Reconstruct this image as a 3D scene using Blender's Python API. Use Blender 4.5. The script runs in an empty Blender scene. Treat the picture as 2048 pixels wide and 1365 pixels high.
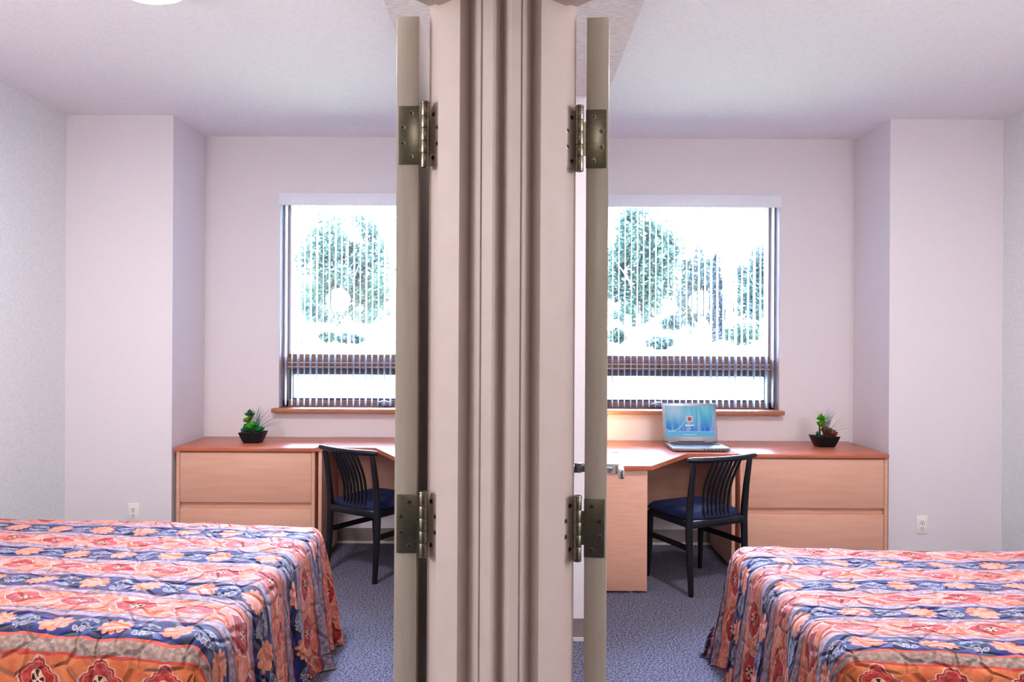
import bpy, bmesh, math, random
from math import pi, sin, cos, radians, sqrt, atan2
from mathutils import Vector, Matrix

S = bpy.context.scene
C = S.collection
random.seed(7)

# ------------------------------------------------------------------ camera
EYE = 1.479
FPX = 1590.0
cam_d = bpy.data.cameras.new('camera')
cam_d.sensor_width = 36.0
cam_d.lens = FPX * 36.0 / 2048.0
cam_d.shift_y = -14.5 / 2048.0
cam_d.clip_start = 0.02
cam_d.clip_end = 400
cam = bpy.data.objects.new('camera', cam_d)
C.objects.link(cam)
cam.location = (0, 0, EYE)
cam.rotation_euler = (Matrix.Rotation(radians(90), 3, 'X') @ Matrix.Rotation(radians(0.3), 3, 'Z')).to_euler()
S.camera = cam

# ------------------------------------------------------------------ world, sun, exposure
w = bpy.data.worlds.new('sky')
S.world = w
w.use_nodes = True
bg = w.node_tree.nodes['Background']
bg.inputs['Color'].default_value = (0.50, 0.62, 1.0, 1)
bg.inputs['Strength'].default_value = 100.0
sun_d = bpy.data.lights.new('sun', 'SUN')
sun_d.energy = 16.0
sun_d.color = (1.0, 0.96, 0.88)
sun_d.angle = radians(0.6)
sun = bpy.data.objects.new('sun', sun_d)
C.objects.link(sun)
sun.rotation_euler = (radians(38), 0, radians(-32))
S.view_settings.view_transform = 'Standard'
S.view_settings.look = 'None'
S.view_settings.gamma = 1.0
S.view_settings.use_curve_mapping = False
S.view_settings.exposure = 0.27
S.cycles.max_bounces = 10
S.cycles.diffuse_bounces = 6
S.cycles.transparent_max_bounces = 12
S.cycles.caustics_reflective = False
S.cycles.caustics_refractive = False
S.cycles.sample_clamp_indirect = 6.0
S.cycles.use_denoising = True

LAMP_W = 40.0
HALL_W = 14.0
STROBE_W = 60.0

def lamp(name, loc, watts, color, radius, kind='POINT'):
    d = bpy.data.lights.new(name, kind)
    d.energy = watts
    d.color = color
    if kind == 'AREA': d.shape = 'DISK'; d.size = radius * 2
    else: d.shadow_soft_size = radius
    o = bpy.data.objects.new(name, d)
    C.objects.link(o)
    o.location = loc
    return o

# ------------------------------------------------------------------ node helper
class NS:
    """wraps a socket so that formulas can be written directly"""
    def __init__(s, t, k): s.t = t; s.k = k
    def _m(s, op, *a, clamp=False):
        n = s.t.nodes.new('ShaderNodeMath'); n.operation = op; n.use_clamp = clamp
        for i, v in enumerate((s,) + a):
            if isinstance(v, NS): s.t.links.new(v.k, n.inputs[i])
            else: n.inputs[i].default_value = v
        return NS(s.t, n.outputs[0])
    def __add__(s, o): return s._m('ADD', o)
    def __radd__(s, o): return s._m('ADD', o)
    def __sub__(s, o): return s._m('SUBTRACT', o)
    def __rsub__(s, o): return (s * -1.0) + o
    def __mul__(s, o): return s._m('MULTIPLY', o)
    def __rmul__(s, o): return s._m('MULTIPLY', o)
    def __truediv__(s, o): return s._m('DIVIDE', o)
    def sin(s): return s._m('SINE')
    def cos(s): return s._m('COSINE')
    def abs(s): return s._m('ABSOLUTE')
    def floor(s): return s._m('FLOOR')
    def fract(s): return s._m('FRACT')
    def sqrt(s): return s._m('SQRT')
    def pow(s, p): return s._m('POWER', p)
    def atan2(s, o): return s._m('ARCTAN2', o)
    def lt(s, o): return s._m('LESS_THAN', o)
    def gt(s, o): return s._m('GREATER_THAN', o)
    def min(s, o): return s._m('MINIMUM', o)
    def max(s, o): return s._m('MAXIMUM', o)
    def mod(s, o): return s._m('MODULO', o)
    def ss(s, a, b):
        n = s.t.nodes.new('ShaderNodeMapRange'); n.interpolation_type = 'SMOOTHSTEP'
        s.t.links.new(s.k, n.inputs[0]); n.inputs[1].default_value = a; n.inputs[2].default_value = b
        return NS(s.t, n.outputs[0])

def srgb(r, g, b):
    f = lambda c: (c / 255 / 12.92) if c / 255 <= 0.04045 else ((c / 255 + 0.055) / 1.055) ** 2.4
    return (f(r), f(g), f(b), 1)

def new_mat(name, col=(200, 200, 200), rough=0.5, metal=0.0, spec=0.5, **kw):
    m = bpy.data.materials.new(name); m.use_nodes = True
    b = m.node_tree.nodes['Principled BSDF']
    b.inputs['Base Color'].default_value = srgb(*col)
    b.inputs['Roughness'].default_value = rough
    b.inputs['Metallic'].default_value = metal
    b.inputs['Specular IOR Level'].default_value = spec
    for k, v in kw.items(): b.inputs[k.replace('_', ' ')].default_value = v
    return m, m.node_tree, b

def noise(t, scale, detail=3, vec=None, rough=0.5, dist=0.0):
    n = t.nodes.new('ShaderNodeTexNoise')
    n.inputs['Scale'].default_value = scale; n.inputs['Detail'].default_value = detail
    n.inputs['Roughness'].default_value = rough; n.inputs['Distortion'].default_value = dist
    if vec is not None: t.links.new(vec, n.inputs['Vector'])
    return NS(t, n.outputs['Fac'])

def coord(t, which='Object', scale=None):
    n = t.nodes.new('ShaderNodeTexCoord')
    if scale is None: return n.outputs[which]
    m = t.nodes.new('ShaderNodeMapping'); m.inputs['Scale'].default_value = scale
    t.links.new(n.outputs[which], m.inputs['Vector'])
    return m.outputs[0]

def mix(t, fac, a, b):
    n = t.nodes.new('ShaderNodeMix'); n.data_type = 'RGBA'
    if isinstance(fac, NS): t.links.new(fac.k, n.inputs[0])
    else: n.inputs[0].default_value = fac
    for v, i in ((a, 6), (b, 7)):
        if isinstance(v, (tuple, list)): n.inputs[i].default_value = v
        else: t.links.new(v, n.inputs[i])
    return n.outputs[2]

def bump(t, b, h, strength=0.2, dist=0.01):
    n = t.nodes.new('ShaderNodeBump'); n.inputs['Strength'].default_value = strength
    n.inputs['Distance'].default_value = dist
    t.links.new(h.k, n.inputs['Height']); t.links.new(n.outputs[0], b.inputs['Normal'])

def textured(name, col, col2, scale, rough=0.7, bs=0.0, bscale=None, vs=(1, 1, 1), contrast=(0.35, 0.65), spec=0.3, bdist=0.002, detail=3):
    m, t, b = new_mat(name, col, rough, spec=spec)
    v = coord(t, 'Object', vs)
    f = noise(t, scale, detail, v).ss(*contrast)
    t.links.new(mix(t, f, srgb(*col), srgb(*col2)), b.inputs['Base Color'])
    if bs: bump(t, b, noise(t, bscale or scale, 3, v), bs, bdist)
    return m

M = {}
M['hall'] = textured('hall_wall_paint', (150, 142, 124), (144, 136, 120), 100, 0.8)
M['wall'] = textured('wall_paint', (227, 222, 225), (222, 217, 221), 120, 0.75, 0.5, 160, spec=0.2)
M['wall_cool'] = textured('stippled_wall_paint', (232, 235, 237), (223, 226, 229), 70, 0.75, 0.8, 110, spec=0.25, bdist=0.003)
M['ceiling'] = textured('ceiling_texture', (234, 233, 238), (229, 228, 234), 60, 0.85, 0.9, 75, spec=0.15, bdist=0.004)
M['soffit'] = textured('combed_soffit', (214, 208, 206), (190, 184, 184), 30, 0.8, 0.8, 30, (1, 6, 1), spec=0.2, bdist=0.004)
M['jamb'] = textured('jamb_paint', (209, 192, 183), (206, 189, 180), 20, 0.42, 0.05, 60, spec=0.35)
M['door'] = textured('door_edge_paint', (192, 182, 166), (187, 177, 161), 8, 0.28, 0.05, 40, (8, 8, 1), spec=0.4)
M['valance'] = textured('blind_plastic', (232, 236, 244), (228, 232, 242), 10, 0.45)
M['steel'] = textured('satin_nickel', (150, 146, 128), (138, 134, 118), 60, 0.32, 0.03, 200, (1, 1, 6))
M['steel'].node_tree.nodes['Principled BSDF'].inputs['Metallic'].default_value = 1.0
M['painted_leaf'] = textured('painted_hinge_leaf', (212, 192, 184), (206, 186, 178), 20, 0.35, spec=0.5)
M['steel_dark'] = new_mat('dark_recess', (34, 32, 30), 0.6)[0]
M['chrome'] = new_mat('brushed_chrome', (190, 194, 202), 0.22, 1.0)[0]
M['maple'] = textured('maple_veneer', (216, 166, 142), (210, 159, 134), 9, 0.42, 0.03, 60, (1, 1, 9), spec=0.35, detail=5)
M['maple_h'] = textured('maple_drawer_front', (224, 178, 146), (214, 166, 134), 7, 0.42, 0.03, 60, (9, 1, 22), spec=0.35, detail=5)
M['maple_h'] = textured('maple_drawer_front', (216, 166, 142), (211, 160, 136), 3.2, 0.42, 0.03, 60, (1, 1, 9), spec=0.35, detail=5)
M['cherry'] = textured('cherry_laminate', (188, 106, 76), (172, 92, 66), 5, 0.32, 0.02, 60, (1, 7, 7), spec=0.5, detail=4)
M['sill'] = textured('sill_wood', (172, 118, 86), (158, 104, 76), 6, 0.4, 0.02, 60, (1, 8, 8), spec=0.4)
M['winwood'] = textured('window_wood', (138, 108, 92), (122, 94, 80), 10, 0.45, 0.03, 60, (1, 6, 6), spec=0.4)
M['windark'] = new_mat('window_gasket', (58, 58, 70), 0.5)[0]
M['winlight'] = new_mat('window_liner', (222, 212, 204), 0.45)[0]
M['base'] = textured('cove_base_rubber', (136, 122, 122), (130, 116, 117), 12, 0.5)
M['black'] = textured('black_lacquer', (5, 9, 16), (8, 12, 20), 20, 0.42, spec=0.4)
M['seat'] = textured('navy_seat_fabric', (30, 36, 74), (22, 27, 58), 260, 0.85, 0.5, 400, spec=0.2)
M['bowl'] = textured('black_ceramic', (5, 7, 16), (8, 10, 20), 25, 0.5, 0.1, 40, spec=0.3)
M['soil'] = textured('soil', (40, 34, 30), (60, 50, 42), 120, 0.95)
M['plastic'] = new_mat('outlet_plastic', (238, 232, 226), 0.35)[0]
M['slot'] = new_mat('outlet_slot', (50, 44, 42), 0.6)[0]
M['silver'] = new_mat('laptop_silver', (138, 136, 142), 0.35, 0.55)[0]
M['keys'] = new_mat('laptop_keys', (70, 74, 84), 0.5)[0]
M['pad'] = new_mat('touchpad', (158, 162, 176), 0.4)[0]
M['bark'] = textured('bark', (120, 100, 88), (84, 70, 62), 20, 0.9, 0.4, 30, (1, 1, .3))
M['rock'] = textured('rock', (150, 148, 146), (90, 90, 92), 4, 0.9, 0.5, 8)
M['path'] = textured('path_gravel', (205, 196, 184), (190, 182, 172), 6, 0.95)
M['post'] = new_mat('dark_post_paint', (60, 66, 80), 0.5)[0]
M['mattress'] = new_mat('mattress_ticking', (220, 216, 210), 0.8)[0]

m, t, b = new_mat('carpet', (92, 92, 108), 0.95, spec=0.05)
v = coord(t, 'Object')
f = noise(t, 110, 3, v).ss(0.42, 0.58)
c1 = mix(t, f, srgb(62, 63, 80), srgb(128, 128, 146))
f2 = noise(t, 230, 1, v).ss(0.56, 0.68)
t.links.new(mix(t, f2, c1, srgb(150, 150, 170)), b.inputs['Base Color'])
bump(t, b, noise(t, 300, 2, v), 0.9, 0.006)
M['carpet'] = m

m, t, b = new_mat('vane_plastic', (232, 236, 248), 0.5, spec=0.3)
tr = t.nodes.new('ShaderNodeBsdfTranslucent'); tr.inputs[0].default_value = srgb(212, 220, 240)
mx = t.nodes.new('ShaderNodeMixShader'); mx.inputs[0].default_value = 0.5
t.links.new(b.outputs[0], mx.inputs[1]); t.links.new(tr.outputs[0], mx.inputs[2])
t.links.new(mx.outputs[0], t.nodes['Material Output'].inputs[0])
M['vane'] = m

m = bpy.data.materials.new('window_glass'); m.use_nodes = True
t = m.node_tree; t.nodes.clear()
o_ = t.nodes.new('ShaderNodeOutputMaterial'); mx = t.nodes.new('ShaderNodeMixShader')
tp = t.nodes.new('ShaderNodeBsdfTransparent'); gl = t.nodes.new('ShaderNodeBsdfGlossy')
gl.inputs['Roughness'].default_value = 0.02; tp.inputs[0].default_value = (0.95, 0.98, 0.97, 1)
fr = t.nodes.new('ShaderNodeFresnel'); fr.inputs[0].default_value = 1.35
t.links.new(fr.outputs[0], mx.inputs[0]); t.links.new(tp.outputs[0], mx.inputs[1]); t.links.new(gl.outputs[0], mx.inputs[2])
t.links.new(mx.outputs[0], o_.inputs[0])
M['glass'] = m

def emit_mat(name, col, strength):
    m, t, b = new_mat(name, col, 0.4)
    b.inputs['Emission Color'].default_value = srgb(*col)
    b.inputs['Emission Strength'].default_value = strength
    return m
M['dome'] = emit_mat('lit_glass_dome', (255, 248, 238), 3.0)

def leaf_mat(name, c1, c2, scale=3.0, trans=0.4):
    m, t, b = new_mat(name, c1, 0.6, spec=0.3)
    v = coord(t, 'Object')
    f = noise(t, scale, 2, v).ss(0.35, 0.65)
    colr = mix(t, f, srgb(*c1), srgb(*c2))
    t.links.new(colr, b.inputs['Base Color'])
    tr = t.nodes.new('ShaderNodeBsdfTranslucent'); t.links.new(colr, tr.inputs[0])
    mx = t.nodes.new('ShaderNodeMixShader'); mx.inputs[0].default_value = trans
    t.links.new(b.outputs[0], mx.inputs[1]); t.links.new(tr.outputs[0], mx.inputs[2])
    t.links.new(mx.outputs[0], t.nodes['Material Output'].inputs[0])
    return m
M['leaf_a'] = leaf_mat('broad_leaf', (42, 57, 42), (24, 40, 32))
M['leaf_b'] = leaf_mat('grey_green_leaf', (40, 54, 47), (25, 40, 36))
M['leaf_c'] = leaf_mat('conifer_needles', (28, 38, 42), (18, 28, 34))
M['lawn'] = textured('lawn_grass', (128, 136, 104), (140, 146, 116), 3, 0.95, 0.4, 40)
M['succ'] = leaf_mat('succulent_green', (110, 214, 36), (70, 178, 44), 30, 0.25)
M['succ_d'] = leaf_mat('succulent_deep_green', (60, 150, 92), (44, 116, 74), 30, 0.2)
M['succ_r'] = leaf_mat('succulent_red', (176, 60, 44), (110, 42, 46), 30, 0.2)
M['succ_y'] = leaf_mat('succulent_yellow_green', (140, 180, 70), (110, 160, 60), 30, 0.2)
M['wisp'] = leaf_mat('grey_grass_blade', (120, 150, 148), (140, 150, 160), 30, 0.2)

# ------------------------------------------------------------------ object helpers
def mesh_obj(name, bm, mat, parent=None, smooth=False, loc=None):
    me = bpy.data.meshes.new(name)
    bmesh.ops.recalc_face_normals(bm, faces=bm.faces)
    bm.to_mesh(me); bm.free()
    for mm in (mat if isinstance(mat, list) else [mat]): me.materials.append(mm)
    o = bpy.data.objects.new(name, me); C.objects.link(o)
    if parent: o.parent = parent
    if loc: o.location = loc
    if smooth:
        for p in me.polygons: p.use_smooth = True
        if smooth != 'all':
            try: me.set_sharp_from_angle(angle=radians(38))
            except Exception: pass
    return o

def thing(name, label, cat, loc=(0, 0, 0), rz=0, group=None):
    o = bpy.data.objects.new(name, None); C.objects.link(o)
    o.empty_display_size = 0.1
    o.location = loc; o.rotation_euler = (0, 0, rz)
    o['label'] = label; o['category'] = cat
    if group: o['group'] = group
    return o

def tag(o, label, cat, group=None):
    o['label'] = label; o['category'] = cat
    if group: o['group'] = group
    return o

def struct(o):
    o['kind'] = 'structure'; return o

def add_box(bm, x0, x1, y0, y1, z0, z1, bev=0.0, mi=0, mat4=None, seg=2):
    vs = [bm.verts.new((x, y, z)) for x in (x0, x1) for y in (y0, y1) for z in (z0, z1)]
    idx = [(0, 1, 3, 2), (4, 6, 7, 5), (0, 4, 5, 1), (2, 3, 7, 6), (0, 2, 6, 4), (1, 5, 7, 3)]
    fs = [bm.faces.new([vs[i] for i in f]) for f in idx]
    for f in fs: f.material_index = mi
    if mat4 is not None: bmesh.ops.transform(bm, matrix=mat4, verts=vs)
    if bev:
        es = list({e for f in fs for e in f.edges})
        bmesh.ops.bevel(bm, geom=es, offset=bev, segments=seg, affect='EDGES', profile=0.5)
    return vs

def add_prism(bm, pts, z0, z1, bev=0.0, mi=0):
    """closed plan polygon extruded from z0 to z1"""
    a = [bm.verts.new((p[0], p[1], z0)) for p in pts]
    c = [bm.verts.new((p[0], p[1], z1)) for p in pts]
    n = len(pts)
    fs = [bm.faces.new(a[::-1]), bm.faces.new(c)]
    for i in range(n): fs.append(bm.faces.new((a[i], a[(i + 1) % n], c[(i + 1) % n], c[i])))
    for f in fs: f.material_index = mi
    if bev:
        es = [e for e in fs[1].edges] + [e for e in fs[0].edges]
        bmesh.ops.bevel(bm, geom=es, offset=bev, segments=2, affect='EDGES', profile=0.5)
    return a + c

def add_tube(bm, pts, radii, seg=12, mi=0, cap=True, flat=1.0, up=None):
    """tube along a path; flat squashes the second axis"""
    pts = [Vector(p) for p in pts]
    if not isinstance(radii, (list, tuple)): radii = [radii] * len(pts)
    rings = []
    ref = Vector(up) if up else None
    for i, p in enumerate(pts):
        d = (pts[min(i + 1, len(pts) - 1)] - pts[max(i - 1, 0)]).normalized()
        r0 = ref if ref is not None else (Vector((0, 0, 1)) if abs(d.z) < 0.9 else Vector((1, 0, 0)))
        a = (r0 - d * r0.dot(d)).normalized(); b_ = d.cross(a).normalized()
        ref = a
        rings.append([bm.verts.new(p + a * (radii[i] * cos(2 * pi * k / seg)) + b_ * (radii[i] * flat * sin(2 * pi * k / seg))) for k in range(seg)])
    for i in range(len(rings) - 1):
        for k in range(seg):
            f = bm.faces.new((rings[i][k], rings[i][(k + 1) % seg], rings[i + 1][(k + 1) % seg], rings[i + 1][k]))
            f.material_index = mi
    if cap:
        for rg in (rings[0][::-1], rings[-1]):
            f = bm.faces.new(rg); f.material_index = mi

def add_lathe(bm, prof, seg=32, c=(0, 0, 0), mi=0):
    rings = []
    for r, z in prof:
        if r < 1e-6: rings.append([bm.verts.new((c[0], c[1], c[2] + z))])
        else: rings.append([bm.verts.new((c[0] + r * cos(2 * pi * k / seg), c[1] + r * sin(2 * pi * k / seg), c[2] + z)) for k in range(seg)])
    for a, b_ in zip(rings, rings[1:]):
        for k in range(seg):
            k2 = (k + 1) % seg
            if len(a) == 1 and len(b_) == 1: continue
            if len(a) == 1: f = bm.faces.new((a[0], b_[k], b_[k2]))
            elif len(b_) == 1: f = bm.faces.new((a[k], a[k2], b_[0]))
            else: f = bm.faces.new((a[k], a[k2], b_[k2], b_[k]))
            f.material_index = mi

def boxo(name, dims, mat, parent=None, bev=0.0, mat4=None):
    bm = bmesh.new(); add_box(bm, *dims, bev=bev, mat4=mat4)
    return mesh_obj(name, bm, mat, parent, smooth=bool(bev))

def BM(): return bmesh.new()

# ------------------------------------------------------------------ the shell
CEIL = 2.86
D1 = 5.60            # window wall
D2 = 5.067           # wall beside the window bay
XL, XLB = -2.846, -2.165
XR, XRB = 3.126, 2.405
BX = 0.44            # half width of the block between the two rooms

struct(boxo('floor', (-3.3, 3.5, -2.2, 5.75, -0.08, 0.0), M['carpet']))
struct(boxo('ceiling', (-3.3, 3.5, -2.2, 5.95, CEIL, CEIL + 0.12), M['ceiling']))
struct(boxo('wall_left', (XL - 0.15, XL, 0.2, D2, 0, CEIL), M['wall_cool']))
struct(boxo('wall_right', (XR, XR + 0.15, 0.2, D2, 0, CEIL), M['wall_cool']))
struct(boxo('wall_back_left', (XL - 0.15, XLB, D2, 5.9, 0, CEIL), M['wall']))
struct(boxo('wall_back_right', (XRB, XR + 0.15, D2, 5.9, 0, CEIL), M['wall']))
struct(boxo('wall_block', (-BX, BX, 3.84, 5.9, 0, CEIL), M['wall']))
struct(boxo('wall_partition', (-0.06, 0.04, 1.70, 3.84, 0, CEIL), M['wall']))
struct(boxo('wall_soffit', (-0.45, 0.45, 1.75, 3.84, 2.63, CEIL), M['soffit']))

WZ0, WZ1 = 0.95, 2.46
WL = (-1.64, -0.56)
WR = (0.58, 1.884)
def window_wall(name, xa, xb, w0, w1):
    bm = BM()
    add_box(bm, xa, w0, D1, 5.9, 0, CEIL)
    add_box(bm, w1, xb, D1, 5.9, 0, CEIL)
    add_box(bm, w0, w1, D1, 5.9, 0, WZ0 - 0.03)
    add_box(bm, w0, w1, D1, 5.9, WZ1, CEIL)
    struct(mesh_obj(name, bm, M['wall']))
window_wall('wall_window_left', XLB, -BX, *WL)
window_wall('wall_window_right', BX, XRB, *WR)

# ---- door frames: plan profile (a = along the wall thickness towards the hall, e = out towards the opening)
TH = radians(42)                     # turn of the jamb faces from the picture-parallel direction
CT, ST = cos(TH), sin(TH)
def axes(side):
    """side -1 left door, +1 right door: (along the wall thickness towards the hall, out into the opening)"""
    return Vector((-side * CT, -ST)), Vector((side * ST, -CT))
def solve(base, side, px_list, rab):
    """profile (a, e) whose corners fall at the measured widths of the moulded frame"""
    ua, w_ = axes(side)
    a, e = rab, .014
    prof = [(-.002, 0), (a, 0), (a, e)]
    for i, px in enumerate(px_list):
        k = (px - 1024) / FPX
        q = base + ua * a + w_ * e
        d = ua if i % 2 == 0 else -w_
        t_ = (k * q.y - q.x) / (d.x - k * d.y)
        if i % 2 == 0: a += t_
        else: e -= t_
        prof.append((a, e))
    return prof
BASE_L = Vector((-.163, 1.56)); BASE_R = Vector((.1217, 1.56))
PROF_L = solve(BASE_L, -1, [917, 937, 983, 1001], .0385)
PROF_R = solve(BASE_R, 1, [1080, 1062, 1021, 1001], .0385)
print('PROF', PROF_L, PROF_R)
HEAD = 2.122
def frame(name, base, side, prof):
    """side -1: left door, opening runs to the left and towards the hall; +1: mirror"""
    ua, w_ = axes(side)
    W = 0.95
    bm = BM()
    def P(a, e): q = base + ua * a + w_ * e; return (q.x, q.y)
    def Q(a, e): q = base + ua * a + w_ * (W - e); return (q.x, q.y)
    # hinge jamb: the visible profile closed behind inside the post
    loop = [P(a, e) for a, e in prof] + [P(prof[-1][0] - .003, -.05), P(.06, -.09), P(-.002, -.03)]
    add_prism(bm, loop, 0, HEAD + 0.06)
    # a thin raised bead down the hall-side rebate
    ab = (prof[4][0] + prof[5][0]) * .5
    eb = prof[4][1]
    q = base + ua * ab + w_ * (eb + .0002)
    add_tube(bm, [(q.x, q.y, 0), (q.x, q.y, HEAD + 0.01)], .0028, 10)
    # latch jamb
    loop2 = [Q(a, e) for a, e in prof] + [Q(prof[-1][0] - .002, -.05), Q(-.002, -.05)]
    add_prism(bm, loop2, 0, HEAD + 0.06)
    # head: the same profile turned up
    vs = []
    for tt in (-0.03, W + 0.03):
        ring = []
        for a, e in prof + [(prof[-1][0] - .002, -.06), (-.002, -.06)]:
            q = base + ua * a + w_ * tt
            ring.append(bm.verts.new((q.x, q.y, HEAD - e)))
        vs.append(ring)
    n = len(vs[0])
    bm.faces.new(vs[0]); bm.faces.new(vs[1][::-1])
    for i in range(n): bm.faces.new((vs[0][i], vs[0][(i + 1) % n], vs[1][(i + 1) % n], vs[1][i]))
    o = mesh_obj(name, bm, M['jamb'], smooth=True)
    return struct(o)
frame('trim_1', BASE_L, -1, PROF_L)
frame('trim_2', BASE_R, 1, PROF_R)

# wall core of the corner post and the walls over and beyond the two doors
bm = BM()
add_prism(bm, [(-.150, 1.575), (-.0213, 1.478), (.109, 1.575), (-.0206, 1.700)], 0, CEIL)
struct(mesh_obj('wall_corner_post', bm, M['jamb']))
def diag_wall(name, base, side):
    ua, w_ = axes(side)
    bm = BM()
    def P(a, t_): q = base + ua * a + w_ * t_; return (q.x, q.y)
    add_prism(bm, [P(.01, .0), P(.15, .0), P(.15, .95), P(.01, .95)], HEAD + .035, CEIL)
    add_prism(bm, [P(.01, .985), P(.15, .985), P(.15, 1.25), P(.01, 1.25)], 0, CEIL)
    struct(mesh_obj(name, bm, M['wall']))
    q0 = base + ua * .15 + w_ * 1.25; q1 = base + ua * .01 + w_ * 1.25
    return q0, q1
qL0, qL1 = diag_wall('wall_door_left', BASE_L, -1)
qR0, qR1 = diag_wall('wall_door_right', BASE_R, 1)
bm = BM()
add_box(bm, qL1.x - .1, qL0.x, -2.2, qL0.y + .05, 0, CEIL)
struct(mesh_obj('wall_hall_left', bm, M['hall']))
bm = BM()
add_box(bm, qR0.x, qR1.x + .1, -2.2, qR0.y + .05, 0, CEIL)
struct(mesh_obj('wall_hall_right', bm, M['hall']))
struct(boxo('wall_hall_end', (-1.4, 1.4, -2.3, -2.2, 0, CEIL), M['hall']))
struct(boxo('wall_front_left', (XL - .15, qL1.x, .2, .32, 0, CEIL), M['wall']))
struct(boxo('wall_front_right', (qR1.x, XR + .15, .2, .32, 0, CEIL), M['wall']))

# ---- baseboards (rubber cove base with a pale foot)
def baseboard(name, x0, x1, yf, axis='x', d=1):
    bm = BM()
    if axis == 'x':
        add_box(bm, x0, x1, yf - .006, yf, .016, .105, mi=0)
        add_box(bm, x0, x1, yf - .014, yf, 0, .016, mi=1)
    else:
        a, c = (yf, yf + d * .006) if d > 0 else (yf - .006, yf)
        a2, c2 = (yf, yf + d * .014) if d > 0 else (yf - .014, yf)
        add_box(bm, a, c, x0, x1, .016, .105, mi=0)
        add_box(bm, a2, c2, x0, x1, 0, .016, mi=1)
    struct(mesh_obj(name, bm, [M['base'], M['winlight']]))
baseboard('baseboard_window_left', XLB, -BX, D1)
baseboard('baseboard_window_right', BX, XRB, D1)
baseboard('baseboard_back_left', XL, XLB, D2)
baseboard('baseboard_back_right', XRB, XR, D2)
baseboard('baseboard_block', -BX, BX, 3.84)
baseboard('baseboard_left', .35, D2, XL, 'y', 1)
baseboard('baseboard_right', .35, D2, XR, 'y', -1)

# ------------------------------------------------------------------ doors
def screw(parent, loc, nrm, r=.0052):
    """countersunk cross head screw lying in a face with normal nrm"""
    bm = BM()
    add_lathe(bm, [(0, .0004), (r * .55, .0005), (r * .95, .0002), (r * 1.0, -.0006), (r * 1.12, -.0006)], 20)
    for ang in (radians(20), radians(110)):
        add_box(bm, -r * .62, r * .62, -r * .17, r * .17, .0003, .0009, mi=1, mat4=Matrix.Rotation(ang, 4, 'Z'))
    o = mesh_obj('screw', bm, [M['steel'], M['steel_dark']], parent, smooth=True)
    q = Vector((0, 0, 1)).rotation_difference(Vector(nrm).normalized())
    o.rotation_mode = 'QUATERNION'; o.rotation_quaternion = q
    o.location = loc
    return o

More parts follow.
